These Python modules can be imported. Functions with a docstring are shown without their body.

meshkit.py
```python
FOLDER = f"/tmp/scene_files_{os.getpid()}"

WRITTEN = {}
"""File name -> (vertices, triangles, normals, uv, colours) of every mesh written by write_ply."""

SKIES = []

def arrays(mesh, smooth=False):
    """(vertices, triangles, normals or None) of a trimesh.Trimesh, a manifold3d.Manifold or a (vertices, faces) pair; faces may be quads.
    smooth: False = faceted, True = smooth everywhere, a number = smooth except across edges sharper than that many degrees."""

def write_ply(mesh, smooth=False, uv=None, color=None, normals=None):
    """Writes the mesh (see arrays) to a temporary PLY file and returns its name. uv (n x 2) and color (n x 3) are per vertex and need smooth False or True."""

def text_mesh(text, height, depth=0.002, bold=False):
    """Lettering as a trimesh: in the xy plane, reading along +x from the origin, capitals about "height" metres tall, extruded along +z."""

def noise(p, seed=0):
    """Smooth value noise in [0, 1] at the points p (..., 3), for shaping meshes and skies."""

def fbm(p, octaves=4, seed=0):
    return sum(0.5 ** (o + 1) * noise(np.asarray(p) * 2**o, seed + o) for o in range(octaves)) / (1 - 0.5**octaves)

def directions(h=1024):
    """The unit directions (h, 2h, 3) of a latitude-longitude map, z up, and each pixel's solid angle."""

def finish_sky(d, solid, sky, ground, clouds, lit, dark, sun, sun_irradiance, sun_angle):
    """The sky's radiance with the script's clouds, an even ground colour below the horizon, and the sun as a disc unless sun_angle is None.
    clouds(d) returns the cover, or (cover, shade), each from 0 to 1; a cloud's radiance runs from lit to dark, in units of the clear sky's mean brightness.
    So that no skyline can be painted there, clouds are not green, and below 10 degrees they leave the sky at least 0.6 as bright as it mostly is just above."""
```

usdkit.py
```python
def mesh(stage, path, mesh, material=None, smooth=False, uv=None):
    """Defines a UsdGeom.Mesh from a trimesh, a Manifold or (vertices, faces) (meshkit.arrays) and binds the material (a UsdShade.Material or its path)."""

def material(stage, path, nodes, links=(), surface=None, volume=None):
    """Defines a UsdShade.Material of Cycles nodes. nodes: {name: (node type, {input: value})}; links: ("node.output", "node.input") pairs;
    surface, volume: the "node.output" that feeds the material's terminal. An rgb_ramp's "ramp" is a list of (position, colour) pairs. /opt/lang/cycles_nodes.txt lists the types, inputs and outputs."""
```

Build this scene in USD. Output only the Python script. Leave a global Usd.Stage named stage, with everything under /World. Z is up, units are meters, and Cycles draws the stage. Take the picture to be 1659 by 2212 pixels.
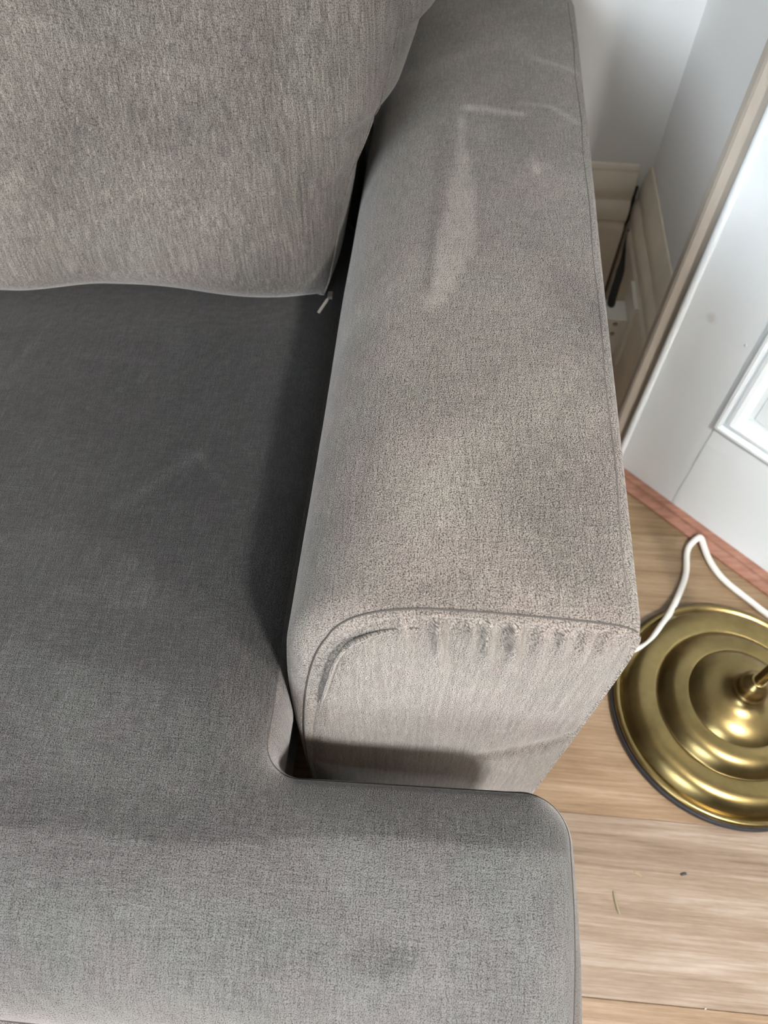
import math, numpy as np, trimesh, manifold3d as m3, shapely
from shapely.geometry import Polygon, Point
from scipy.spatial import Delaunay, cKDTree
import usdkit, meshkit
from pxr import Usd, UsdGeom, UsdShade, UsdLux, Gf, Sdf, Vt

stage = Usd.Stage.CreateInMemory()
UsdGeom.SetStageUpAxis(stage, UsdGeom.Tokens.z)
UsdGeom.SetStageMetersPerUnit(stage, 1.0)
UsdGeom.Xform.Define(stage, '/World')
UsdGeom.Scope.Define(stage, '/World/Looks')
rng = np.random.default_rng(7)

# ---------------------------------------------------------------- camera
W, H, F = 1659, 2212, 1650.0
nd = np.array([-19.5, 1084, F]); nd /= np.linalg.norm(nd)
dp = np.array([260, -2512, F]); dp /= np.linalg.norm(dp)
Zc = -nd; Yc = dp - Zc * (dp @ Zc); Yc /= np.linalg.norm(Yc); Xc = np.cross(Yc, Zc)
RC = np.array([Xc, Yc, Zc])                      # world from camera (x right, y down, z forward)
EYE = np.array([0, 0, 1.0])
cam = UsdGeom.Camera.Define(stage, '/World/camera')
M = np.eye(4)
M[0, :3], M[1, :3], M[2, :3], M[3, :3] = RC[:, 0], -RC[:, 1], -RC[:, 2], EYE
cam.AddTransformOp().Set(Gf.Matrix4d(*M.ravel().tolist()))
APER = 7.3
cam.CreateHorizontalApertureAttr(APER)
cam.CreateFocalLengthAttr(APER * F / W)
cam.CreateClippingRangeAttr((0.02, 100))
cam.CreateFStopAttr(1.8)
cam.CreateFocusDistanceAttr(0.62)
cam.CreateExposureAttr(1.4)

# ---------------------------------------------------------------- light: daylight through two windows, pale sky beyond
def rect_light(name, centre, look, w, h, power, col):
    l = UsdLux.RectLight.Define(stage, '/World/' + name)
    c = np.array(centre, float); z = c - np.array(look, float); z /= np.linalg.norm(z)
    x = np.cross([0, 0, 1.0], z); x /= np.linalg.norm(x); y = np.cross(z, x)
    m = np.eye(4); m[0, :3], m[1, :3], m[2, :3], m[3, :3] = x, y, z, c
    l.AddTransformOp().Set(Gf.Matrix4d(*m.ravel().tolist()))
    l.CreateWidthAttr(w); l.CreateHeightAttr(h); l.CreateIntensityAttr(power)
    l.CreateColorAttr(Gf.Vec3f(*col))
dome = UsdLux.DomeLight.Define(stage, '/World/sky')
dome.CreateIntensityAttr(0.35); dome.CreateColorAttr(Gf.Vec3f(0.85, 0.93, 1.0))
rect_light('daylight_window_right', (1.13, -0.47, 1.16), (0.9, -0.47, 1.14), 0.60, 0.48, 26, (1.0, 0.93, 0.85))
rect_light('daylight_window_front', (-2.1, -3.40, 1.75), (-2.1, 0, 1.5), 2.2, 1.6, 8.2, (0.86, 0.93, 1.0))

# ---------------------------------------------------------------- helpers
counts = {}
def uniq(parent, name):
    k = (parent, name); n = counts.get(k, -1) + 1; counts[k] = n
    return f'{parent}/{name}' + (f'_{n:03d}' if n else '')
def tag(p, label=None, cat=None, group=None, kind=None):
    p = p.GetPrim() if hasattr(p, 'GetPrim') else p
    for k, v in (('label', label), ('category', cat), ('group', group), ('kind', kind)):
        if v: p.SetCustomDataByKey(k, v)
    return p
def thing(name, label=None, cat=None, loc=(0, 0, 0), group=None, kind=None):
    x = UsdGeom.Xform.Define(stage, uniq('/World', name)); x.AddTranslateOp().Set(Gf.Vec3d(*map(float, loc)))
    x.GetPrim().SetCustomDataByKey('label', label) if label else None
    tag(x, None, cat, group, kind)
    return x.GetPrim()
def obj(name, mesh, mat, parent=None, smooth=30, nap_shade=None, label=None):
    """One Mesh prim. Vertices are given in world space; the parent's own position is taken off."""
    base = '/World' if parent is None else str(parent.GetPath())
    off = np.zeros(3); q = parent
    while q is not None and str(q.GetPath()) != '/World':
        a = q.GetAttribute('xformOp:translate')
        if a and a.Get() is not None: off += np.array(a.Get())
        q = q.GetParent()
    v, f, _ = meshkit.arrays(mesh, False)
    m = usdkit.mesh(stage, uniq(base, name), (v - off, f), mat, smooth=True if nap_shade is not None else smooth)
    if nap_shade is not None:
        UsdGeom.PrimvarsAPI(m).CreatePrimvar('nap_shade', Sdf.ValueTypeNames.FloatArray, 'vertex').Set(Vt.FloatArray.FromNumpy(np.asarray(nap_shade, np.float32)))
    if label: m.GetPrim().SetCustomDataByKey('label', label)
    return m.GetPrim()
def box(x0, x1, y0, y1, z0, z1, r=0.0):
    if r <= 0:
        b = trimesh.creation.box((x1 - x0, y1 - y0, z1 - z0)); b.apply_translation(((x0 + x1) / 2, (y0 + y1) / 2, (z0 + z1) / 2)); return b
    pts = []
    for x, sx in ((x0, 1), (x1, -1)):
        for y, sy in ((y0, 1), (y1, -1)):
            for z, sz in ((z0, 1), (z1, -1)):
                for k in range(3):
                    p = [x + sx * r * .3, y + sy * r * .3, z + sz * r * .3]; p[k] = (x, y, z)[k]
                    q = [x + sx * r, y + sy * r, z + sz * r]; q[k] = (x, y, z)[k]
                    pts += [p, q]
    return m3.Manifold.hull_points(np.array(pts))
def grid(P):
    """Faces of an (n, m, 3) array of points."""
    n, m = P.shape[:2]; i = np.arange(n * m).reshape(n, m)
    a, b, c, d = i[:-1, :-1].ravel(), i[1:, :-1].ravel(), i[1:, 1:].ravel(), i[:-1, 1:].ravel()
    return P.reshape(-1, 3), np.vstack([np.c_[a, b, c], np.c_[a, c, d]])
def tube(path, r, sides=8, flat=None, closed=False):
    path = np.asarray(path, float); n = len(path); r = np.broadcast_to(r, n)
    t = np.gradient(path, axis=0); t /= np.linalg.norm(t, axis=1, keepdims=True)
    up = np.tile([0, 0, 1.0], (n, 1)); up[np.abs(t[:, 2]) > .9] = [0, 1, 0]
    s = np.cross(t, up); s /= np.linalg.norm(s, axis=1, keepdims=True); u = np.cross(s, t)
    a = np.linspace(0, 2 * np.pi, sides, endpoint=False)
    fx = 1 if flat is None else flat
    P = path[:, None] + r[:, None, None] * (np.cos(a)[None, :, None] * s[:, None] * fx + np.sin(a)[None, :, None] * u[:, None])
    P = np.concatenate([P, P[:, :1]], 1)
    v, f = grid(P)
    c0, c1 = len(v), len(v) + 1; m = sides + 1
    v = np.vstack([v, path[0], path[-1]]); k = np.arange(sides)
    f = np.vstack([f, np.c_[np.full(sides, c0), k, k + 1], np.c_[np.full(sides, c1), (n - 1) * m + k + 1, (n - 1) * m + k]])
    return v, f
def spline(pts, n):
    from scipy.interpolate import PchipInterpolator
    pts = np.asarray(pts, float); d = np.r_[0, np.cumsum(np.linalg.norm(np.diff(pts, axis=0), axis=1))]
    return PchipInterpolator(d, pts)(np.linspace(0, d[-1], n))
def cspline(pts, n):
    from scipy.interpolate import CubicSpline
    pts = np.asarray(pts, float); d = np.r_[0, np.cumsum(np.linalg.norm(np.diff(pts, axis=0), axis=1) ** .6)]
    return CubicSpline(d, pts)(np.linspace(0, d[-1], n))
def lathe(prof, cx, cy, n=96):
    prof = np.asarray(prof, float); a = np.linspace(0, 2 * np.pi, n + 1)
    P = np.stack([cx + prof[:, 0][None] * np.cos(a)[:, None], cy + prof[:, 0][None] * np.sin(a)[:, None], np.tile(prof[:, 1], (n + 1, 1))], -1)
    return grid(P)
def ss(a, b, x): t = np.clip((x - a) / (b - a), 0, 1); return t * t * (3 - 2 * t)
def seg_dist(p, a, b):
    a, b = np.array(a), np.array(b); d = b - a
    t = np.clip(((p - a) @ d) / (d @ d), 0, 1); return np.linalg.norm(p - a - t[:, None] * d, axis=1)
def poly_mask(p, poly, soft):
    """1 inside the polygon falling to 0 over soft metres at its edge."""
    g = Polygon(poly); pts = shapely.points(p[:, 0], p[:, 1]); ins = shapely.contains(g, pts); d = shapely.distance(g.exterior, pts)
    return ss(-soft, soft, np.where(ins, d, -d))

# ---------------------------------------------------------------- materials
def mat(name, nodes, links, surface='p.BSDF'):
    return usdkit.material(stage, '/World/Looks/' + name, nodes, links, surface=surface)
def fabric(name, weave, tone=1.0, bump=0.9, vert=False, amp=1.5, tint=(1, 1, 1)):
    """Woven chenille velvet: irregular slubs one way, fine cross threads the other, soft patches of brushed pile."""
    lo, mid, hi = (np.array(c) * tone * np.array(tint) for c in ((.042, .0385, .036), (.145, .134, .123), (.36, .334, .308)))
    n = {
        'g': ('geometry', {}),
        'du': ('vector_math', {'math_type': 'dot_product', 'vector2': weave[0]}),
        'dvv': ('vector_math', {'math_type': 'dot_product', 'vector2': weave[1]}),
        'mw': ('combine_xyz', {}),
        'dw': ('noise_texture', {'scale': 90.0, 'detail': 1.0}),
        'dv': ('vector_math', {'math_type': 'scale', 'scale': 0.003}),
        'da': ('vector_math', {'math_type': 'add'}),
        'w': ('voronoi_texture', {'dimensions': '2D', 'feature': 'f1', 'scale': 1.0, 'randomness': .75}),
        'mt': ('mapping', {'mapping_type': 'point', 'scale': (60, 950, 950) if not vert else (900, 900, 45)}),
        't': ('noise_texture', {'scale': 1.0, 'detail': 1.0}),
        'ml': ('mapping', {'mapping_type': 'point', 'scale': (900, 60, 60) if not vert else (420, 420, 12)}),
        'tl': ('noise_texture', {'scale': 1.0, 'detail': 1.0}),
        'pt': ('noise_texture', {'scale': 9.0, 'detail': 3.0, 'roughness': .5, 'distortion': .4}),
        'hp': ('noise_texture', {'scale': 17.0, 'detail': 2.0}),
        'at': ('attribute', {'attribute': 'nap_shade'}),  # pile marks, and on the seat its painted shade
        's1': ('math', {'math_type': 'multiply_add', 'value2': -amp, 'value3': .5 + amp * .40}),
        's2': ('math', {'math_type': 'multiply_add', 'value2': .55}),
        's2b': ('math', {'math_type': 'multiply_add', 'value2': .55}),
        's3': ('math', {'math_type': 'multiply_add', 'value2': .42}),
        's4': ('math', {'math_type': 'add'}),
        'sub': ('math', {'math_type': 'subtract', 'value2': .76}),
        'r': ('rgb_ramp', {'ramp': [(0, lo), (.5, mid), (1, hi)]}),
        'hc': ('mix', {'mix_type': 'mix', 'fac': .5, 'color1': (1.03, .99, 1.005), 'color2': (.98, 1.005, .99)}),
        'hr': ('math', {'math_type': 'multiply_add', 'value2': 4.0, 'value3': -1.5, 'use_clamp': True}),
        'mul': ('mix', {'mix_type': 'multiply', 'fac': 1.0}),
        'b': ('bump', {'strength': bump, 'distance': .0005, 'invert': True}),
        'p': ('principled_bsdf', {'roughness': .82, 'specular_ior_level': .18, 'sheen_weight': .35, 'sheen_roughness': .45, 'sheen_tint': (.95, .92, .9)}),
    }
    l = [('g.position', 'dw.vector'), ('dw.color', 'dv.vector1'), ('dv.vector', 'da.vector1'), ('g.position', 'da.vector2'),
         ('da.vector', 'du.vector1'), ('da.vector', 'dvv.vector1'), ('du.value', 'mw.x'), ('dvv.value', 'mw.y'), ('mw.vector', 'w.vector'), ('da.vector', 'mt.vector'), ('mt.vector', 't.vector'),
         ('da.vector', 'ml.vector'), ('ml.vector', 'tl.vector'),
         ('g.position', 'pt.vector'), ('g.position', 'hp.vector'),
         ('w.distance', 's1.value1'), ('t.fac', 's2.value1'), ('s1.value', 's2.value3'), ('tl.fac', 's2b.value1'), ('s2.value', 's2b.value3'),
         ('pt.fac', 's3.value1'), ('s2b.value', 's3.value3'),
         ('s3.value', 's4.value1'), ('at.fac', 's4.value2'), ('s4.value', 'sub.value1'), ('sub.value', 'r.fac'),
         ('hp.fac', 'hr.value1'), ('hr.value', 'hc.fac'), ('r.color', 'mul.color1'), ('hc.color', 'mul.color2'),
         ('mul.color', 'p.base_color'), ('w.distance', 'b.height'), ('b.normal', 'p.normal')]
    return mat(name, n, l)
FAB_TOP = fabric('chenille_arm', ((780, 130, 430), (220, 1180, 450)), 1.0, tint=(1.03, 1, .955))
FAB_FRONT = fabric('chenille_front', ((1050, 900, 0), (80, 80, 760)), 1.0, vert=True, tint=(1.03, 1, .96))
FAB_SEAT_SHADED = fabric('chenille_seat_shaded', ((880, 210, 80), (-170, 1120, 300)), .44, .8, False, 1.2, (.925, 1, 1.075))  # same cloth as the arm, darkened and cooled to carry the seat's shade
FAB_BACK = fabric('chenille_back', ((1000, 820, 0), (60, 60, 560)), .98, .5, True, .75, (1.03, 1, .95))
FAB_BOX_SHADED = fabric('chenille_boxing_shaded', ((1050, 900, 0), (80, 80, 760)), .50, vert=True, tint=(.98, 1, 1.01))  # arm cloth again, darkened to follow the shade painted into the seat
def plain(name, col, rough=.5, metal=0.0, spec=.5, noise=None, bump=0.0, bscale=200.0):
    n = {'p': ('principled_bsdf', {'base_color': col, 'roughness': rough, 'metallic': metal, 'specular_ior_level': spec})}; l = []
    if noise or bump:
        n['g'] = ('geometry', {})
    if noise:
        sc, amt = noise
        n['n'] = ('noise_texture', {'scale': sc, 'detail': 4.0}); l.append(('g.position', 'n.vector'))
        c = np.array(col); n['r'] = ('rgb_ramp', {'ramp': [(.3, c * (1 - amt)), (.7, np.minimum(c * (1 + amt), 1))]})
        l += [('n.fac', 'r.fac'), ('r.color', 'p.base_color')]
    if bump:
        n['nb'] = ('noise_texture', {'scale': bscale, 'detail': 2.0}); n['b'] = ('bump', {'strength': bump, 'distance': .001})
        l += [('g.position', 'nb.vector'), ('nb.fac', 'b.height'), ('b.normal', 'p.normal')]
    return mat(name, n, l)
THREAD = plain('seam_thread', (.085, .078, .072), .9, spec=.1)
THREAD2 = plain('arm_stitch_thread', (.14, .128, .118), .9, spec=.1)
WALL = plain('wall_paint', (.85, .85, .835), .75, spec=.25, noise=(3, .02), bump=.15, bscale=120)
CEIL = plain('ceiling_paint', (.82, .82, .81), .9)
WALLD = plain('low_bounce_wall', (.20, .21, .22), .8)  # unseen walls darkened to cut the light they bounce back
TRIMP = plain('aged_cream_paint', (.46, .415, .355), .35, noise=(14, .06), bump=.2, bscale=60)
CREAM = plain('cream_gloss_paint', (.82, .74, .62), .35, noise=(14, .10), bump=.2, bscale=60)
def on_door(px, py):
    rr = RC @ np.array([px - W / 2, py - H / 2, F]); n3 = np.array([-.666, -.746, 0]); return EYE + ((np.array([.334, .765, 0]) - EYE) @ n3) / (rr @ n3) * rr
DOORW = mat('white_door_paint', {'g': ('geometry', {}), 'n': ('noise_texture', {'scale': 9.0, 'detail': 4.0}), 'nb': ('noise_texture', {'scale': 90.0, 'detail': 2.0}),
    'r': ('rgb_ramp', {'ramp': [(.3, (.80, .865, .90)), (.7, (.835, .89, .915))]}), 'b': ('bump', {'strength': .12, 'distance': .001}),
    'sp': ('vector_math', {'math_type': 'distance', 'vector2': on_door(1537, 688)}), 'nn': ('noise_texture', {'scale': 160.0, 'detail': 2.0}),
    'sn': ('math', {'math_type': 'multiply_add', 'value2': .010}), 'sr': ('map_range', {'range_type': 'smoothstep', 'from_min': .016, 'from_max': .006, 'to_min': 0.0, 'to_max': .30, 'clamp': True}),
    'm': ('mix', {'mix_type': 'mix', 'color2': (.42, .36, .30)}), 'p': ('principled_bsdf', {'roughness': .38})},
    [('g.position', 'n.vector'), ('g.position', 'nb.vector'), ('n.fac', 'r.fac'), ('nb.fac', 'b.height'), ('b.normal', 'p.normal'), ('g.position', 'sp.vector1'), ('g.position', 'nn.vector'),
     ('nn.fac', 'sn.value1'), ('sp.value', 'sn.value3'), ('sn.value', 'sr.value'), ('sr.result', 'm.fac'), ('r.color', 'm.color1'), ('m.color', 'p.base_color')])
DARK = plain('void_shade', (.03, .026, .022), .9)  # near-black colour standing in for shade inside gaps
RUBBER = plain('black_base_rim', (.012, .013, .018), .35)
CORDW = plain('white_cord_plastic', (.78, .77, .72), .35)
ZIP = plain('zip_tape', (.36, .31, .265), .6)
PLASTIC = plain('white_plastic', (.80, .77, .70), .4)
STRAW = plain('dry_straw', (.30, .25, .15), .8)
CRUMB = plain('dark_crumb', (.05, .045, .04), .8)
LEGM = plain('dark_wood_leg', (.06, .04, .03), .5)
GLASS = mat('window_glass', {'t': ('transparent_bsdf', {}), 'g': ('glossy_bsdf', {'roughness': .02}), 'f': ('fresnel', {'IOR': 1.45}), 'm': ('mix_closure', {})},
            [('f.fac', 'm.fac'), ('t.BSDF', 'm.closure1'), ('g.BSDF', 'm.closure2')], 'm.closure')
BRASS = mat('antique_brass', {
    'g': ('geometry', {}), 'n': ('noise_texture', {'scale': 30.0, 'detail': 3.0}), 'n2': ('noise_texture', {'scale': 7.0, 'detail': 2.0, 'distortion': .8}),
    'r': ('rgb_ramp', {'ramp': [(.3, (.185, .138, .058)), (.7, (.31, .232, .10))]}),
    'rr': ('math', {'math_type': 'multiply_add', 'value2': .16, 'value3': .22}),
    'p': ('principled_bsdf', {'metallic': 1.0, 'roughness': .24})},
    [('g.position', 'n.vector'), ('g.position', 'n2.vector'), ('n2.fac', 'r.fac'), ('r.color', 'p.base_color'), ('n.fac', 'rr.value1'), ('rr.value', 'p.roughness')])
def wood(name, k):
    """Oak laminate plank: long grain streaks along x with a tone and an offset of its own."""
    tone = (.92, .97, 1.0, .90)[k % 4]; sat = ((1, 1, .94), (1, .99, .96), (1, 1.10, 1.32), (1, 1, .92))[k % 4]
    a, b, c = (np.array(x) * tone * np.array(sat) for x in ((.14, .085, .046), (.27, .18, .108), (.42, .32, .225)))
    n = {'g': ('geometry', {}),
         'm1': ('mapping', {'mapping_type': 'point', 'location': (k * 3.1, k * 1.7, 0), 'scale': (3.0, 42, 42)}),
         'm2': ('mapping', {'mapping_type': 'point', 'location': (k * 1.3, k * 2.9, 0), 'scale': (9.0, 330, 330)}),
         'm3': ('mapping', {'mapping_type': 'point', 'location': (k * 2.3, k * .9, 0), 'scale': (3.5, 9, 9)}),
         'm4': ('mapping', {'mapping_type': 'point', 'scale': (70, 500, 500)}),
         'n1': ('noise_texture', {'scale': 1.0, 'detail': 5.0, 'roughness': .6, 'distortion': 1.2}),
         'n2': ('noise_texture', {'scale': 1.0, 'detail': 3.0, 'roughness': .6}),
         'n3': ('noise_texture', {'scale': 1.0, 'detail': 2.0}),
         'n4': ('noise_texture', {'scale': 1.0, 'detail': 2.0}),
         'a1': ('math', {'math_type': 'multiply_add', 'value2': 1.1, 'value3': -.50}),
         'a2': ('math', {'math_type': 'multiply_add', 'value2': .75}),
         'a3': ('math', {'math_type': 'multiply_add', 'value2': .55}),
         'a4': ('math', {'math_type': 'multiply_add', 'value2': .25}),
         'sb': ('math', {'math_type': 'subtract', 'value2': .30}),
         'r': ('rgb_ramp', {'ramp': [(.1, a), (.5, b), (.95, c)]}),
         'b': ('bump', {'strength': .25, 'distance': .0006}),
         'p': ('principled_bsdf', {'roughness': .36, 'specular_ior_level': .45})}
    l = []
    for i in '1234': l += [('g.position', f'm{i}.vector'), (f'm{i}.vector', f'n{i}.vector'), (f'n{i}.fac', f'a{i}.value1')]
    l += [('a1.value', 'a2.value3'), ('a2.value', 'a3.value3'), ('a3.value', 'a4.value3'), ('a4.value', 'sb.value1'), ('sb.value', 'r.fac'),
          ('r.color', 'p.base_color'), ('n2.fac', 'b.height'), ('b.normal', 'p.normal')]
    return mat(name, n, l)
PLANK = [wood(f'oak_laminate_{k}', k) for k in range(4)]
GROOVE = plain('plank_joint', (.40, .23, .13), .7)
BEAD = mat('stained_beading', {'g': ('geometry', {}), 'm': ('mapping', {'mapping_type': 'point', 'rotation': (0, 0, .73), 'scale': (6, 160, 160)}),
    'n': ('noise_texture', {'scale': 1.0, 'detail': 3.0}), 'r': ('rgb_ramp', {'ramp': [(.3, (.25, .115, .075)), (.7, (.38, .19, .13))]}),
    'p': ('principled_bsdf', {'roughness': .5})}, [('g.position', 'm.vector'), ('m.vector', 'n.vector'), ('n.fac', 'r.fac'), ('r.color', 'p.base_color')])

# ---------------------------------------------------------------- room
YB, XR = 1.15, 0.333                    # back wall, short right-hand wall
DA = np.array([0.334, 0.765]); DD = np.array([0.746, -0.666]); DN = np.array([-0.666, -0.746])   # door: foot, direction, outward normal
DEND = DA + .745 * DD                   # far jamb
XW, YW, XL = 0.93, -3.2, -4.4          # window wall on the right, front wall, left wall
def frame(s, z, off=0.0):               # point on the door plane
    p = DA + s * DD + off * DN; return [p[0], p[1], z]

fl = thing('floor', 'oak laminate plank floor under the sofa and the brass lamp', kind='structure')
obj('subfloor', box(XL, 2.0, YW, 1.4, -.06, -.011), GROOVE, fl)
y0 = 0.0357
for j in range(-17, 7):
    ya, yb = y0 + j * .1945, y0 + (j + 1) * .1945
    xs = -.16 - .13 * ((j * 2) % 5) - 1.21 * 5 if -1 < j < 5 else XL + ((j * 137) % 10) * .12 - 1.2
    k = 0
    while xs < 2.0:
        a, b = max(xs, XL), min(xs + 1.21, 2.0)
        if b - a > .02:
            g = .0002; ch = .0006
            P = np.array([[a + g, ya + g], [b - g, ya + g], [b - g, yb - g], [a + g, yb - g]])
            Q = np.array([[a + g + ch, ya + g + ch], [b - g - ch, ya + g + ch], [b - g - ch, yb - g - ch], [a + g + ch, yb - g - ch]])
            pts = np.vstack([np.c_[P, np.full(4, -.0105)], np.c_[P, np.full(4, -ch)], np.c_[Q, np.zeros(4)]])
            obj('plank', m3.Manifold.hull_points(pts), PLANK[(j * 3 + k * 2 + 40) % 4], fl, smooth=False)
        xs += 1.21; k += 1

def wall(name, p, q, z0=0.0, z1=2.6, t=.1, side=1):
    """Upright slab from p to q in plan; t is measured away from the room."""
    p, q = np.array(p, float), np.array(q, float); d = (q - p) / np.linalg.norm(q - p); n = np.array([d[1], -d[0]]) * side
    pts = [[*(c + n * o), z] for c in (p, q) for o in (0, t) for z in (z0, z1)]
    return m3.Manifold.hull_points(np.array(pts))
def struct(name, mesh, m, label=None, smooth=30):
    p = obj(name, mesh, m, None, smooth); tag(p, label, None, None, 'structure'); return p
struct('wall_back', wall('', (XL - .1, YB), (XR + .1, YB), side=-1), WALL, 'pale grey painted wall behind the sofa arm')
struct('wall_right', wall('', (XR, YB + .1), (XR, .80), side=-1), WALL, 'narrow grey painted wall between the room corner and the white door')
struct('wall_left', wall('', (XL, YB), (XL, YW), side=1), WALLD)
# above the door, and on to the window wall
struct('wall_door', wall('', DA + .0 * DD - .012 * DN, DEND - .012 * DN, z0=2.02, side=-1), WALL)
struct('wall_side', m3.Manifold.batch_boolean([
    wall('', DEND, (XW, .22), side=-1, t=.1), wall('', (XW, .23), (XW, YW), side=-1, t=.12)], m3.OpType.Add)
    - m3.Manifold.cube((.5, .68, .60)).translate((XW - .2, -.80, .84)), WALLD)
struct('wall_front', m3.Manifold.hull_points(np.array([[x, y, z] for x in (XL, XW + .1) for y in (YW, YW - .12) for z in (0, 2.6)]))
       - m3.Manifold.cube((2.2, .5, 1.6)).translate((-3.2, YW - .3, .95)), WALLD)
struct('ceiling', box(XL - .1, 2.0, YW - .1, 1.4, 2.6, 2.68), CEIL)

def window(x0, x1, z0, z1, place, nx, nz):
    """Casement in the plane place(a, z, depth): frame, glazing bars, panes."""
    w = thing(f'window_{window.n}', None, None, kind='structure'); window.n += 1
    def bar(a0, a1, b0, b1, d0=-.035, d1=.01):
        return m3.Manifold.hull_points(np.array([place(a, b, d) for a in (a0, a1) for b in (b0, b1) for d in (d0, d1)]))
    t = .05
    for r in ((x0, x0 + t, z0, z1), (x1 - t, x1, z0, z1), (x0 + t, x1 - t, z0, z0 + t), (x0 + t, x1 - t, z1 - t, z1)): obj('window_frame', bar(*r), DOORW, w)
    for i in range(1, nx):
        c = x0 + (x1 - x0) * i / nx; obj('glazing_bar', bar(c - .014, c + .014, z0 + t, z1 - t), DOORW, w)
    for i in range(1, nz):
        c = z0 + (z1 - z0) * i / nz; obj('glazing_bar', bar(x0 + t, x1 - t, c - .014, c + .014, -.033, .008), DOORW, w)
    obj('pane', bar(x0 + t, x1 - t, z0 + t, z1 - t, -.015, -.011), GLASS, w)
window.n = 1
window(-.80, -.12, .84, 1.44, lambda a, z, d: [XW + .05 - d, a, z], 2, 1)
window(-3.2, -1.0, .95, 2.55, lambda a, z, d: [a, YW - .05 + d, z], 3, 2)

# tall moulded skirting: profile (depth from wall, height)
SK = np.array([(0, 0), (.022, 0), (.022, .190), (.0205, .196), (.016, .201), (.016, .206), (.0205, .212), (.021, .224), (.018, .236), (.0125, .243), (.0125, .249),
               (.0145, .256), (.014, .268), (.0095, .281), (.006, .288), (.006, .293), (.0035, .298), (0, .300)])
def skirting(p, q, n, k=1.0):
    p, q, n = (np.array(a, float) for a in (p, q, n)); L = np.linalg.norm(q - p); d = (q - p) / L; s = np.linspace(0, L, max(2, int(L / .02)))
    P = np.zeros((len(s), len(SK), 3))
    for i, a in enumerate(s):
        P[i, :, :2] = (p + a * d)[None] + SK[:, :1] * k * n[None]; P[i, :, 2] = SK[:, 1]
    v, f = grid(P); k = len(SK); base = (len(s) - 1) * k
    cap = np.array([[0, i, i + 1] for i in range(1, k - 1)])
    return v, np.vstack([f, cap, cap[:, ::-1] + base])
struct('baseboard_back', skirting((XL, YB - .0005), (.3125, YB - .0005), (0, -1)), CREAM, 'tall cream moulded skirting board on the back wall', 25)
struct('joint_shade_3', box(.3115, .3205, YB - .004, YB - .0006, 0, .262), DARK, 'dark strip standing in for shade in the joint between the two skirting boards')  # dark strip painted in for the shade inside the joint
struct('baseboard_right', skirting((XR - .0005, YB - .001), (XR - .0005, .79), (-1, 0), .62), CREAM, 'cream moulded skirting board on the short wall beside the door', 25)

# door: fixed panel door across the corner
door = thing('door_1', 'white panelled door standing across the corner behind the lamp', None, kind='structure')
def dslab(s0, s1, z0, z1, d0, d1, r=.0012):
    q = []
    for s, a in ((s0, 1), (s1, -1)):
        for z, b in ((z0, 1), (z1, -1)):
            q += [frame(s, z, d0), frame(s, z, d1 - r), frame(s + a * r, z + b * r, d1)]
    return m3.Manifold.hull_points(np.array(q))
def rounded_stile(s0, s1, z0, z1, r=.009):
    q = []
    for z in (z0, z1):
        for t in np.linspace(0, np.pi / 2, 6): q.append(frame(s0 + r - r * math.cos(t), z, -r + r * math.sin(t)))
        q += [frame(s0, z, -.04), frame(s1, z, -.04), frame(s1, z, 0), frame(s1 - .0004, z, 0)]
    return m3.Manifold.hull_points(np.array(q))
DS0, DS1 = -.0235, .742
obj('stile', rounded_stile(DS0, .0875, .006, 2.0), DOORW, door)
obj('stile', dslab(.635, DS1, .006, 2.0, -.04, 0), DOORW, door)
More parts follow.
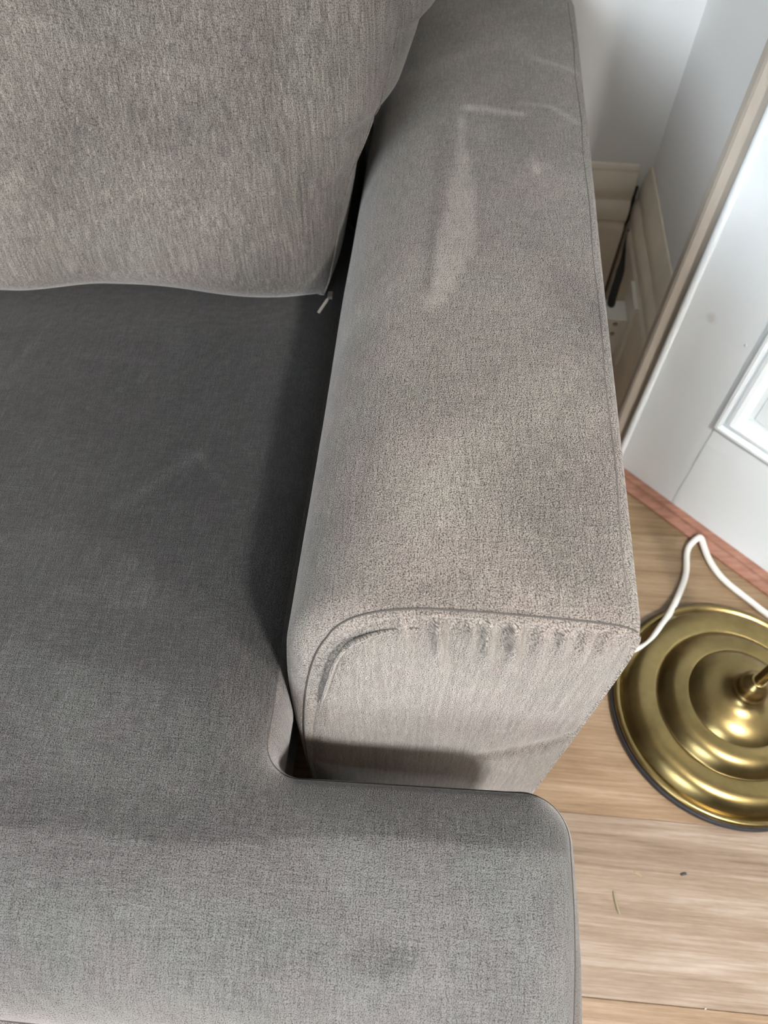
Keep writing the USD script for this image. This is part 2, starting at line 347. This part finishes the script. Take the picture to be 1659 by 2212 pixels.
bq = [(DS0 + .005 + .005 * math.cos(a), .0045 * math.sin(a) - .001) for a in np.linspace(math.pi, 0, 12)]
P = np.array([[frame(q[0], z, q[1]) for q in bq] for z in (.006, 2.0)]); obj('edge_bead', grid(P), DOORW, door, smooth=True)
for z0, z1 in ((.006, .200), (.80, .98), (1.89, 2.0)): obj('rail', dslab(.0881, .6345, z0, z1, -.04, -.0001), DOORW, door)
for z0, z1 in ((.2005, .7995), (.9805, 1.8895)): obj('muntin', dslab(.315, .408, z0, z1, -.04, -.0001), DOORW, door)
MP = [(-.001, -.002), (-.001, .004), (.0015, .0065), (.005, .0065), (.0075, .004), (.0085, .000), (.0105, -.0005), (.0125, .003), (.017, .0035), (.022, .001), (.026, -.004),
      (.0275, -.0085), (.030, -.010), (.037, -.010), (.039, -.0085)]
for s0, s1 in ((.0875, .3145), (.4085, .6345)):
    for z0, z1 in ((.2, .8), (.98, 1.89)):
        P = np.zeros((5, len(MP), 3))
        for j, (t, h) in enumerate(MP):
            c = [(s0 + t, z0 + t), (s1 - t, z0 + t), (s1 - t, z1 - t), (s0 + t, z1 - t)]
            for i in range(5): P[i, j] = frame(*c[i % 4], h)
        obj('panel_moulding', grid(P), DOORW, door, smooth=20)
        obj('door_panel', dslab(s0 + .038, s1 - .038, z0 + .038, z1 - .038, -.03, -.0085, .0004), DOORW, door)
pb_ = on_door(1611, 746); bl_ = trimesh.creation.icosphere(2, 1.0); bl_.apply_scale((.0022, .0022, .0030)); bl_.apply_translation(pb_ - np.r_[DN, 0] * .0012); obj('paint_blister', bl_, DOORW, door, smooth=True)
# cream jamb moulding left of the door, set a little behind the door's face
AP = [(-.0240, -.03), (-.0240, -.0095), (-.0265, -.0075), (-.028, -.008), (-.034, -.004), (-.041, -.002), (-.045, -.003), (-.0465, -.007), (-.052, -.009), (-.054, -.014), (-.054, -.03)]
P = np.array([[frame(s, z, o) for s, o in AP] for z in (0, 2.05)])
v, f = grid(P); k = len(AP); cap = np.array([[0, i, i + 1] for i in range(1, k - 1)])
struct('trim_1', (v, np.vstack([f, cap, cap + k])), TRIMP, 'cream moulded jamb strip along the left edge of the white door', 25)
# stained beading along the foot of the door
t = np.linspace(0, np.pi / 2, 7)
BP = [(0, 0), (.025, 0), (.025, .004)] + [(.023 - .012 * math.sin(a), .0045 + .008 * (1 - math.cos(a))) for a in t] + [(.009, .014), (.004, .0145), (0, .0145)]
P = np.array([[frame(s, z, o + .0002) for o, z in BP] for s in np.linspace(-.06, .742, 30)])
v, f = grid(P); k = len(BP); cap = np.array([[0, i, i + 1] for i in range(1, k - 1)])
struct('trim_2', (v, np.vstack([f, cap, cap + 29 * k])), BEAD, 'reddish brown wooden beading along the foot of the white door', 25)

# small white socket box on the skirting deep in the gap
sb = thing('socket_box', 'small white plastic socket box on the skirting in the gap beside the sofa', 'socket', (.30, .97, .10))
obj('back_plate', box(.3135, .3195, .935, 1.0, .075, .195, .0015), PLASTIC, sb)
bx = m3.Manifold.hull_points(m3.Manifold(m3.Mesh(*(lambda m: (np.asarray(m.vertices, np.float32), np.asarray(m.faces, np.uint32)))(box(.2830, .3133, .95, .995, .085, .158)))).to_mesh().vert_properties[:, :3])
for z in (.128, .148):
    bx = bx - m3.Manifold.cylinder(.01, .0045, .0045, 20).rotate((90, 0, 0)).translate((.297, .957, z))
obj('cover', bx, PLASTIC, sb, smooth=25)
for z in (.128, .148): obj('hole', m3.Manifold.cylinder(.0015, .0043, .0043, 16).rotate((90, 0, 0)).translate((.297, .9585, z)), DARK, sb)

obj('gap_shade', tube(cspline([(0.2903, 0.9800, 0.1522), (0.2961, 1.0100, 0.1678), (0.3069, 1.0500, 0.1731), (0.3163, 1.1000, 0.1762), (0.3197, 1.1240, 0.1995)], 40), np.interp(np.linspace(0, 1, 40), (0, .5, .7, 1), (.0068, .0065, .0035, .0015)), 10), DARK, sb, label='dark tube standing in for shade where the gap widens behind the socket box')  # dark tapered tube in place of the widening gap's shade

# ---------------------------------------------------------------- sofa
YF, YE = 0.2175, 1.115                  # arm front and back
def flat(p, q=None): return np.stack([p[:, 0], p[:, 1]], -1)
sofa = thing('sofa', 'grey brown chenille sofa with a broad square arm', 'sofa', (-.45, .6, 0))
ARM = np.array([(.156, .055), (.157, .20), (.158, .36), (.158, .48), (.1575, .524), (.1555, .538), (.1505, .547), (.142, .5505), (.10, .5530), (.05, .5535), (.01, .5515), (-.024, .546), (-.049, .535),
                (-.068, .518), (-.081, .494), (-.089, .462), (-.0935, .42), (-.097, .36), (-.0985, .28), (-.098, .18), (-.095, .055)])
PAN = np.array([(.1545, .055), (.1555, .20), (.1565, .36), (.1565, .47), (.1555, .512), (.1530, .530), (.1475, .5415), (.138, .5475), (.10, .5508), (.05, .5513), (.006, .5480), (-.016, .5400), (-.032, .5250),
                (-.0425, .5020), (-.0505, .4760), (-.0590, .440), (-.0670, .400), (-.0770, .33), (-.0850, .25), (-.0890, .17), (-.0900, .055)])
NP = 170
prof, pan = spline(ARM, NP * 2), spline(PAN, NP * 2)
d = np.r_[0, np.cumsum(np.linalg.norm(np.diff(prof, axis=0), axis=1))]
wt = np.interp(np.linspace(0, 1, NP), np.linspace(0, 1, NP * 2), np.arange(NP * 2))
ii = np.linspace(0, NP * 2 - 1, NP)
def rs(a): return np.stack([np.interp(ii, np.arange(NP * 2), a[:, k]) for k in (0, 1)], -1)
prof, pan = rs(prof), rs(pan)
ys = np.r_[YF + .018 * (1 - np.sin(np.linspace(np.pi / 2, 0, 9)))[:-1], np.linspace(YF + .018, YE - .02, 215), YE - .02 + .02 * np.sin(np.linspace(0, np.pi / 2, 6))[1:]]
P = np.zeros((len(ys), NP, 3))
for i, y in enumerate(ys):
    k = 1.0
    if y < YF + .018: k = math.sqrt(max(0, 1 - ((YF + .018 - y) / .018) ** 2))
    q = pan + (prof - pan) * k
    if y > YE - .02: q = q * (1 - .03 * ((y - YE + .02) / .02) ** 2) + np.array([.03, .3]) * .03 * ((y - YE + .02) / .02) ** 2
    P[i, :, 0], P[i, :, 1], P[i, :, 2] = q[:, 0], y, q[:, 1]
Q = P.reshape(-1, 3)
und = (meshkit.fbm(Q * [9, 5, 9], 2, 3) - .5) * .006 * ss(YF + .01, YF + .08, Q[:, 1])
side = np.array([.03, 0, .3]); out = Q - side; out[:, 1] = 0; out /= np.linalg.norm(out, axis=1, keepdims=True)
Q = Q + out * und[:, None]
v, f = grid(Q.reshape(P.shape)); f0 = f
def closed(f, n, m):
    """Adds the underside and both ends to a lofted grid."""
    i = np.arange(n - 1) * m; j = i + m - 1; u = np.vstack([np.c_[i, j, j + m], np.c_[i, j + m, i + m]])
    k = np.arange(1, m - 1); e0 = np.c_[np.zeros(m - 2, int), k, k + 1]; e1 = np.c_[np.zeros(m - 2, int), k + 1, k] + (n - 1) * m
    return np.vstack([f, u, e0, e1])
# nap marks brushed into the pile on the arm's top (plan coordinates in metres)
def up(pts, z):                                           # photo points to points on the fabric, in plan
    o = []
    for px, py in pts:
        r = RC @ np.array([px - W / 2, py - H / 2, F]); q = EYE + (z - EYE[2]) / r[2] * r; o.append(q[:2])
    return np.array(o)
def warp(p, a=.006, s=30): return p + (np.stack([meshkit.noise(np.c_[p * s, np.zeros(len(p))], 5), meshkit.noise(np.c_[p * s, np.ones(len(p))], 9)], -1) - .5) * a
Z = .553; p2 = warp(v[:, :2], .003); nap_shade = np.zeros(len(v))
nap_shade += .27 * poly_mask(p2, up([(995, 268), (1013, 353), (1027, 434), (1027, 511), (1011, 556), (970, 642), (918, 665), (948, 511)], Z), .0018)
for a, b, w, s in (((1010, 233), (1125, 247), .006, .20), ((1010, 233), (996, 275), .003, .15), ((1120, 222), (1190, 230), .004, .10), ((1190, 230), (1252, 262), .004, .13),
                   ((1160, 128), (1250, 150), .004, .13), ((1152, 345), (1163, 368), .003, .13), ((1163, 368), (1170, 350), .003, .10), ((770, 640), (900, 560), .02, .06),
                   ((900, 145), (1100, 90), .02, .06), ((960, 270), (925, 620), .004, -.08)):
    e = up([a, b], Z); nap_shade += 2.1 * s * np.exp(-(seg_dist(p2, *e) / w) ** 2)
nap_shade -= .13 * poly_mask(warp(v[:, :2], .03, 12), up([(1170, 560), (1300, 600), (1335, 720), (1250, 730), (1180, 660)], Z), .012)
nap_shade -= .10 * poly_mask(warp(v[:, :2], .03, 12), up([(1150, 930), (1340, 900), (1365, 1300), (1230, 1280), (1130, 1130)], Z), .02)
nap_shade -= .10 * poly_mask(warp(v[:, :2], .03, 12), up([(900, 20), (1250, 20), (1265, 330), (1100, 360), (1020, 220), (900, 220)], Z), .03)
nap_shade += .07 * poly_mask(warp(v[:, :2], .03, 12), up([(690, 1000), (1050, 900), (1100, 1280), (700, 1320)], Z), .03)
f = closed(f, len(ys), NP)
arm = obj('arm', (v, f), FAB_TOP, sofa, nap_shade=nap_shade)
# dark stitched line along the outer top edge, and the seam round the front panel
def arm_at(y, k): return prof[k]
ks = int(np.argmin(np.abs(prof[:, 0] - .1425) + 10 * (prof[:, 1] < .54)))
yy = np.linspace(YF + .02, YE - .03, 260)
pth = np.stack([np.full_like(yy, prof[ks, 0]) + .0008 * np.sin(yy * 40), yy, np.interp(yy, P[:, ks, 1], Q.reshape(P.shape)[:, ks, 2])], -1)
obj('seam', tube(pth - [0, 0, .0003], .0007, 6), THREAD2, arm)
# front panel: filled outline, softly bulged, gathered under its top seam
bound = pan; poly = Polygon(bound)
inner = []
for gx in np.arange(-.09, .16, .0026):
    for gz in np.arange(.055, .55, .0026): inner.append((gx, gz))
inner = np.array(inner); ok = shapely.contains(poly.buffer(-.003), shapely.points(inner[:, 0], inner[:, 1])); inner = inner[ok]
bot = np.array([(x, .055) for x in np.linspace(-.08, .15, 40)])
pts = np.vstack([bound, bot, inner]); tri = Delaunay(pts).simplices
cen = pts[tri].mean(1); tri = tri[shapely.contains(poly, shapely.points(cen[:, 0], cen[:, 1]))]
dist = shapely.distance(shapely.LineString(bound), shapely.points(pts[:, 0], pts[:, 1]))
bul = .007 * (1 - np.exp(-dist / .012))
gz = np.clip((.546 - pts[:, 1]) / .075, 0, 1)
gath = np.zeros(len(pts))
for cx, amp, wd, ln in ((-.002, .7, .0035, .05), (.022, 1.3, .004, .07), (.043, .9, .0035, .05), (.054, 1.2, .0045, .075), (.073, 1.1, .004, .065), (.090, .5, .004, .05), (.104, .7, .004, .045), (.118, .5, .004, .04), (.132, .5, .004, .04)):
    dx = pts[:, 0] - cx - .10 * (.546 - pts[:, 1]); e = np.exp(-(dx / wd) ** 2) - .6 * np.exp(-((dx - 1.7 * wd) / wd) ** 2)
    gath += amp * e * np.exp(-((.546 - pts[:, 1]) / ln) ** 2 * 2)
yv = YF + .0015 - bul + .0006 * np.exp(-((dist - .009) / .0016) ** 2) - .0042 * gath * np.clip(dist / .004, 0, 1)
fold = np.exp(-(seg_dist(pts, (.085, .27), (.150, .335)) / .011) ** 2); yv += .0028 * fold * np.clip(dist / .01, 0, 1)
vp = np.stack([pts[:, 0], yv, pts[:, 1]], -1)
napf = .05 * np.exp(-((pts[:, 0] + .01) / .07) ** 2 - ((pts[:, 1] - .45) / .09) ** 2)
fp = obj('arm_front_panel', (vp, tri), FAB_FRONT, sofa, nap_shade=napf)
ring = np.stack([bound[:, 0], np.full(NP, YF + .0012), bound[:, 1]], -1)
rows = np.interp(pan[:, 0], (-.045, .02), (.0011, .0045)) + YF        # the seam sits closer to the panel down its inner side
ri = np.interp(rows, ys[:12], np.arange(12)); r0 = np.floor(ri).astype(int); fr_ = (ri - r0)[:, None]; ka = np.arange(NP)
ring = P[r0, ka] * (1 - fr_) + P[r0 + 1, ka] * fr_
obj('seam', tube(ring[(ring[:, 0] < .1535) & (ring[:, 2] > .1)], .0008, 6), THREAD, fp)
obj('seam', tube(ring[(ring[:, 0] > .1525) & (ring[:, 2] > .06)], .0012, 6), FAB_FRONT, fp)
rid = spline(np.array([(-.066, YF - .004, .37), (-.056, YF - .0045, .43), (-.049, YF - .0045, .47), (-.040, YF - .0042, .498), (-.027, YF - .004, .516), (-.012, YF - .0038, .529), (.01, YF - .0035, .536)]), 60)
obj('welt', tube(rid, np.interp(np.linspace(0, 1, 60), (0, .15, .8, 1), (.0004, .0022, .002, .0004)), 8), FAB_FRONT, fp)
# carcass
obj('base', box(-1.20, .150, YF + .09, YE - .01, .06, .235, .012), FAB_SEAT_SHADED, sofa)
obj('front_rail', box(-1.09, -.12, .03, YF + .08, .06, .212, .02), FAB_SEAT_SHADED, sofa)
obj('plinth', box(-1.20, .10, .06, YF - .05, .06, .13, .02), FAB_SEAT_SHADED, sofa)
obj('back_frame', box(-.995, -.105, .982, YE, .236, .74, .03), FAB_BACK, sofa)
for x in (-1.15, .12):
    for y in (.27, 1.06): obj('leg', m3.Manifold.cylinder(.061, .016, .022, 20).translate((x, y, 0)), LEGM, sofa)
# far arm, outside the picture
P2 = P[::6, ::5].copy(); P2[..., 0] = -1.10 - P2[..., 0]
vv, ff = grid(P2); ff = closed(ff, *P2.shape[:2]); obj('arm', (vv, ff[:, ::-1]), FAB_TOP, sofa, nap_shade=np.zeros(len(vv)))
fv = vp.copy(); fv[:, 0] = -1.10 - fv[:, 0]; obj('arm_front_panel', (fv, tri[:, ::-1]), FAB_FRONT, sofa, nap_shade=napf)

# ---- seat cushion with a nose that wraps in front of the arm
XC0, XC1 = -1.0, .1385
raw = Polygon([(XC0, -.027), (XC1, -.027), (XC1, .157), (-.106, .150), (-.1025, .86), (XC0, .86)])
outl = raw.buffer(-.034, quad_segs=24).buffer(.034 + .03, quad_segs=24).buffer(-.03, quad_segs=24)
NB = 900
Lb = outl.exterior.length
B = np.array([outl.exterior.interpolate(s).coords[0] for s in np.linspace(0, Lb, NB, endpoint=False)])
if Polygon(B).exterior.is_ccw is False: B = B[::-1]
tn = np.roll(B, -1, 0) - np.roll(B, 1, 0); tn /= np.linalg.norm(tn, axis=1, keepdims=True); bn = np.stack([tn[:, 1], -tn[:, 0]], -1)  # outward
ZS = .412
def seat_z(p):
    x, y = p[:, 0], p[:, 1]
    d = shapely.distance(outl.exterior, shapely.points(x, y))
    # roll at every edge; deep roll at the L-cut and along the nose's back, long waterfall at the front
    r = .060; h = .052 - .022 * ss(.2, .3, y) * ss(-.3, -.15, x)
    t = np.clip(1 - d / r, 0, 1); z = ZS - h * (1 - np.sqrt(np.maximum(0, 1 - (.985 * t) ** 2.2)))
    fr = np.clip((.085 - y) / .145, 0, 1); z -= .105 * (1 - np.sqrt(1 - (.97 * fr) ** 2.2))
    z += .006 * np.exp(-((y - .07) / .06) ** 2)
    z -= .010 * ss(.58, .72, y)
    z -= .012 * np.exp(-((x + .5) / .3) ** 2 - ((y - .45) / .2) ** 2)
    z += (meshkit.fbm(np.c_[x * 7, y * 7, x * 0], 2, 4) - .5) * .006 * np.clip(d / .05, 0, 1)
    return z
rings = [B - bn * o for o in (0, .0015, .004, .008, .013, .019, .026)]
last = Polygon(rings[-1]).buffer(0)
gp = np.array([(x, y) for x in np.arange(XC0, XC1, .0055) for y in np.arange(-.04, .86, .0055)]); gp += rng.uniform(-.0008, .0008, gp.shape)
gp = gp[shapely.contains(last.buffer(-.004), shapely.points(gp[:, 0], gp[:, 1]))]
allp = np.vstack([np.vstack(rings), gp]); nr = len(rings)
tri = Delaunay(np.vstack([rings[-1], gp])).simplices; pp = np.vstack([rings[-1], gp]); cen = pp[tri].mean(1)
tri = tri[shapely.contains(last, shapely.points(cen[:, 0], cen[:, 1]))] + (nr - 1) * NB
k = np.arange(NB); k1 = (k + 1) % NB
fr = [np.vstack([np.c_[i * NB + k, i * NB + k1, (i + 1) * NB + k1], np.c_[i * NB + k, (i + 1) * NB + k1, (i + 1) * NB + k]]) for i in range(nr - 1)]
vz = seat_z(allp)
vs = np.c_[allp, vz]; fs = np.vstack(fr + [tri])
cr = np.cross(vs[fs[:, 1]] - vs[fs[:, 0]], vs[fs[:, 2]] - vs[fs[:, 0]])[:, 2]; fs[cr < 0] = fs[cr < 0][:, ::-1]
S = vs; pw = warp(vs[:, :2], .008, 25); pb = warp(vs[:, :2], .03, 9); ns = np.zeros(len(vs)); zt = .415
for a, b, w, s in (((245, 1085), (425, 965), .008, .10), ((425, 965), (480, 1040), .003, .07), ((95, 690), (0, 810), .004, .09), ((0, 710), (80, 705), .006, -.06), ((330, 775), (305, 810), .004, .07),
                   ((150, 745), (320, 775), .004, .05), ((120, 860), (60, 960), .003, .05), ((330, 830), (200, 1060), .003, .04)):
    e = up([a, b], zt); ns += 2.2 * s * np.exp(-(seg_dist(pw, *e) / w) ** 2)
ns += .08 * poly_mask(pb, up([(-400, 1130), (250, 1140), (330, 1200), (300, 1290), (-400, 1290)], zt), .004)
ns += .07 * poly_mask(pb, up([(-400, 1410), (150, 1415), (420, 1470), (450, 1700), (150, 1660), (-400, 1640)], zt), .004)
ns += .22 * poly_mask(warp(vs[:, :2], .010, 12), up([(-900, 1775), (150, 1785), (420, 1825), (640, 1795), (1240, 1830), (1300, 2400), (-900, 2400)], .412), .003)  # pile border at the nose, also lightened against the painted seat shade
ns -= .13 * poly_mask(warp(vs[:, :2], .008, 30), up([(745, 2045), (820, 2025), (900, 2050), (880, 2100), (830, 2135), (770, 2080)], .40), .003)
ns -= .35  # whole seat darkened: shade painted into the vertex tone
ns += .27 * ss(.38, .13, pb[:, 1]) + .04 * ss(.17, .12, pb[:, 1])  # painted shade eases from the dark back to the lighter nose
seat = thing('seat_cushion', 'grey chenille seat cushion with a nose wrapping round the front of the sofa arm', 'cushion', (-.45, .4, .24))
obj('top_panel', (vs, fs), FAB_SEAT_SHADED, seat, nap_shade=ns)
zb = seat_z(B)
us = np.linspace(0, 1, 14); P = np.zeros((len(us), NB + 1, 3)); zlo = np.minimum(.250, zb - .05)
front = ss(-.02, -.045, B[:, 1]); inn = ss(-.12, -.09, B[:, 0]) * ss(.13, .15, B[:, 1])
bulge = np.where(B[:, 0] > .10, .0155, .012); bulge = np.where((B[:, 0] < -.09) & (B[:, 0] > -.3) & (B[:, 1] > .2), .003, bulge); bulge = np.where((B[:, 0] > -.06) & (B[:, 1] > .12), .004, bulge)
bulge = np.convolve(np.r_[bulge[-25:], bulge, bulge[:25]], np.ones(51) / 51, 'valid')
for i, u in enumerate(us):
    o = bulge * math.sin(math.pi * u) ** .7 + .0008
    P[i, :NB, :2] = B + bn * o[:, None]; P[i, :NB, 2] = zb + .0004 - (zb - zlo) * u
P[:, NB] = P[:, 0]
pk = (meshkit.noise(np.c_[np.linspace(0, Lb * 90, NB + 1), np.zeros((NB + 1, 2))], 3) - .5) * .0016; P[1:4, :, 2] += pk[None]
v, f = grid(P); side = obj('boxing', (v, f), FAB_BOX_SHADED, seat, nap_shade=np.zeros(len(v)) - .04)
ringp = np.vstack([np.c_[B, zb], np.r_[B[:1, 0], B[:1, 1], zb[:1]][None]])
obj('seam', tube(ringp + [0, 0, .0001], .0007, 6), THREAD, side)
bt = Delaunay(B).simplices; bc = B[bt].mean(1); bt = bt[shapely.contains(Polygon(B), shapely.points(bc[:, 0], bc[:, 1]))]
obj('bottom_panel', (np.c_[B + bn * .0008, zlo], bt[:, ::-1]), FAB_SEAT_SHADED, seat, nap_shade=np.zeros(NB))

# ---- loose back cushion
cush = thing('back_cushion', 'plump grey brown chenille back cushion leaning in the corner against the sofa arm', 'cushion', (-.5, .75, .42))
zr = np.array([.395, .42, .45, .48, .51, .54, .57, .60, .64, .68, .72, .80, .90]); xr = np.array([-.128, -.117, -.110, -.104, -.099, -.090, -.076, -.063, -.053, -.045, -.039, -.034, -.045])
nu, nv = 180, 110
uu, vv_ = np.meshgrid(np.linspace(0, 1, nu), np.linspace(0, 1, nv), indexing='ij')
uu = .5 - .5 * np.cos(np.pi * uu) * (1 - .3 * np.sin(np.pi * uu)); vv_ = .5 - .5 * np.cos(np.pi * vv_) * (1 - .3 * np.sin(np.pi * vv_))
zz = .405 + .49 * vv_; zz += .012 * (1 - vv_) ** 4 * (np.abs(2 * uu - 1) ** 8) * 0
XR_ = np.interp(zz, zr, xr); XL_ = -1.10 - XR_
xx = XL_ + (XR_ - XL_) * uu
ysm = .690 + .20 * (zz - .405)
fu = 1 - np.abs(2 * uu - 1) ** 9; fv_ = 1 - np.abs(2 * vv_ - 1) ** 7
yf = ysm - .080 * np.maximum(fu, 0) ** .75 * np.maximum(fv_, 0) ** .6
yf += (meshkit.fbm(np.stack([xx * 6, zz * 6, zz * 0], -1), 2, 8) - .5) * .014 * fu * fv_
yf += -.020 * ss(-.36, -.46, xx) * np.exp(-vv_ / .25) + .010 * np.exp(-((xx + .30) / .07) ** 2 - vv_ / .2)
zz2 = zz + .008 * np.sin(xx * 13 + .5) * np.exp(-vv_ / .06)
P = np.stack([xx, yf, zz2], -1)
# crease pinched into the right-hand edge
pin = np.exp(-((zz - .585) / .012) ** 2 - ((XR_ - xx) / .03) ** 2); P[..., 1] += .010 * pin
v, f = grid(P)
nb_ = np.zeros(len(v)); nb_ += .05 * np.exp(-((v[:, 2] - .45) / .03) ** 2) * ss(-.2, -.3, v[:, 0])
obj('front_panel', (v, f), FAB_BACK, cush, nap_shade=nb_)
loop = np.concatenate([P[:, 0], P[-1, 1:], P[-2::-1, -1], P[0, -2:0:-1]]); loop = np.vstack([loop, loop[:1]])
cl = loop.mean(0); od = loop[:, [0, 2]] - cl[[0, 2]]
nrm = np.gradient(loop[:, [0, 2]], axis=0); nrm = np.stack([nrm[:, 1], -nrm[:, 0]], -1); nrm /= np.maximum(np.linalg.norm(nrm, axis=1, keepdims=True), 1e-9)
bl = np.where(loop[:, 0] > -.3, np.interp(loop[:, 2], (.42, .54, .586, .602, .655, .668, .72), (.008, .005, .003, .017, .022, .034, .034)), .015)
us = np.linspace(0, 1, 12); Pb = np.zeros((12, len(loop), 3))
for i, u in enumerate(us):
    o = bl * math.sin(math.pi * min(u * 1.0, 1)) ** .7
    Pb[i, :, 0] = loop[:, 0] + nrm[:, 0] * o; Pb[i, :, 2] = np.maximum(loop[:, 2] + nrm[:, 1] * o, .403); Pb[i, :, 1] = loop[:, 1] + .18 * u
v, f = grid(Pb); bxg = obj('boxing', (v, f[:, ::-1]), FAB_BACK, cush, nap_shade=np.zeros(len(v)) - .05)
obj('seam', tube(loop + [0, -.0006, 0], .0013, 6), FAB_BACK, bxg)
obj('back_panel', (np.vstack([Pb[-1], [[-.55, .92, .64]]]), np.c_[np.arange(len(loop) - 1), np.arange(1, len(loop)), np.full(len(loop) - 1, len(loop))]), FAB_BACK, cush, nap_shade=np.zeros(len(loop) + 1))
za, zb_ = np.array([-.1125, .654, .4235]), np.array([-.1215, .636, .4180])
pl = np.linspace(za, zb_, 8); obj('zip_pull', tube(pl, np.r_[.0007, np.full(6, .0013), .0012], 8, flat=1.5), ZIP, cush, label='pale zip pull tab sticking out')
obj('zip_slider', box(-.1135, -.1080, .653, .662, .4225, .4265, .001), THREAD, cush)

# ---------------------------------------------------------------- lamp
LX, LY = .4365, .3795
lamp = thing('floor_lamp', 'antique brass floor lamp with a round stepped base beside the sofa arm', 'lamp', (LX, LY, 0))
obj('base_rim', lathe([(0, .0005), (.149, .0005), (.1535, .002), (.1545, .006), (.153, .0095), (.148, .0105), (.02, .0105)], LX, LY, 128), RUBBER, lamp, smooth=40)
bp = [(.146, .0105), (.1495, .0112), (.1512, .0135), (.1508, .0165), (.1485, .0185), (.1455, .0188), (.1432, .0175), (.1422, .0165)]
def arc(r0, z0, r1, z1, bulge, n=14):
    t = np.linspace(0, 1, n); r = r0 + (r1 - r0) * t; z = z0 + (z1 - z0) * t; nn = np.array([z1 - z0, r0 - r1]); nn = nn / np.linalg.norm(nn) * np.sign(r0 - r1)
    return [(a + abs(nn[0]) * bulge * math.sin(math.pi * q), b + abs(nn[1]) * bulge * math.sin(math.pi * q)) for a, b, q in zip(r, z, t)]
bp += arc(.1415, .0162, .1020, .0345, .0085, 18)
bp += [(.1005, .0340), (.0995, .0335), (.0985, .0340)]
bp += arc(.0978, .0350, .0670, .0525, .0055, 16)
bp += [(.0658, .0522), (.0650, .0520), (.0642, .0526)]
bp += [(.0610, .0565), (.056, .0605), (.050, .0640), (.043, .0668), (.036, .0690), (.030, .0715), (.0255, .0745), (.0225, .0775), (.0210, .0800), (.0206, .0815)]
obj('base', lathe(bp, LX, LY, 160), BRASS, lamp, smooth=50)
cp = [(.0206, .0805), (.0212, .083), (.0210, .0850), (.0195, .0868), (.0185, .0885), (.0182, .095), (.0172, .1005), (.0150, .1050), (.0120, .1085), (.0100, .1105), (.0098, .1120), (.0085, .1130), (.006, .1132)]
obj('collar', lathe(cp, LX, LY, 64), BRASS, lamp, smooth=50)
obj('pole', m3.Manifold.cylinder(1.30, .0068, .0068, 40).translate((LX, LY, .112)), BRASS, lamp)
obj('shade', lathe([(.10, 1.62), (.20, 1.36), (.198, 1.36), (.098, 1.62)], LX, LY, 64), plain('lamp_shade_cloth', (.7, .64, .52), .9), lamp)

# unseen pendant added for the steep front light, its shade shaped to limit spread
PX, PY, PZ = .60, -.50, 1.5
pend = thing('added_pendant_lamp', 'added unseen opal globe pendant in front of the sofa, its dark shade shaped to limit the light', 'lamp', (PX, PY, PZ))
GLOW = mat('lit_opal_glass', {'e': ('emission', {'color': (1.0, .975, .94), 'strength': 225.0})}, [], 'e.emission')
obj('cutoff_shade', lathe([(.030, PZ + .125), (.045, PZ + .122), (.095, PZ + .06), (.150, PZ - .04), (.188, PZ - .15), (.184, PZ - .15), (.146, PZ - .04), (.091, PZ + .058), (.042, PZ + .118), (.028, PZ + .121)], PX, PY, 64), LEGM, pend, smooth=40)  # cone shaped to keep the added light off the seat back and wall
gl = trimesh.creation.icosphere(3, .075); gl.apply_translation((PX, PY, PZ)); obj('globe', gl, GLOW, pend, smooth=True)
obj('ceiling_cup', lathe([(0, 2.6), (.05, 2.6), (.05, 2.58), (.01, 2.55), (0, 2.55)], PX, PY, 32), BRASS, pend, smooth=40)
obj('flex', m3.Manifold.cylinder(2.56 - PZ - .12, .003, .003, 12).translate((PX, PY, PZ + .12)), CORDW, pend)

# white lamp cord: off the base rim, up to the beading and away along the door
def onz(px, py, z):
    return [*up([(px, py)], z)[0], z]
cp = [(.255, .440, .006), (.292, .447, .0195), onz(1388, 1398, .0265), onz(1420, 1365, .0285), onz(1446, 1325, .018), onz(1468, 1280, .008), onz(1482, 1235, .0055), onz(1483, 1205, .0055), onz(1488, 1182, .007),
      onz(1502, 1166, .011), onz(1512, 1161, .013), onz(1519, 1175, .010), onz(1530, 1205, .006), onz(1555, 1243, .005), onz(1590, 1275, .005), onz(1625, 1302, .005), onz(1665, 1333, .005), (.60, .47, .005), (.78, .33, .005)]
c = cspline(cp, 400)
obj('cord', tube(c, .0047, 12), CORDW, lamp, label='white lamp cord lying over the base and floor')

# ---------------------------------------------------------------- crumbs on the floor
def bit(name, pts, r, m, label, cat, flat=1.0):
    p = obj(name, tube(spline(np.array(pts, float), 10), np.r_[r * .4, np.full(8, r), r * .4], 8, flat=flat), m); tag(p, label, cat)
bit('grass_blade', [(.270, .1455, .0014), (.2715, .134, .0016), (.2755, .121, .0014)], .0012, STRAW, 'short dry grass blade on the floor in front of the lamp', 'grass blade')
bit('crumb', [(.3515, .170, .0011), (.355, .1712, .0012), (.359, .172, .0011)], .0010, CRUMB, 'small dark crumb on the floor below the lamp', 'crumb', 1.5)
bit('straw_fleck', [(.296, .168, .0008), (.301, .1665, .0009), (.305, .164, .0008)], .0008, STRAW, 'pale straw fleck on the floor left of the dark crumb', 'fleck', 1.5)
bit('white_fleck', [(.3610, .0355, .001), (.362, .0362, .0011), (.3628, .0365, .001)], .0009, PLASTIC, 'tiny white fleck on the plank joint nearest the bottom edge', 'fleck', 1.0)
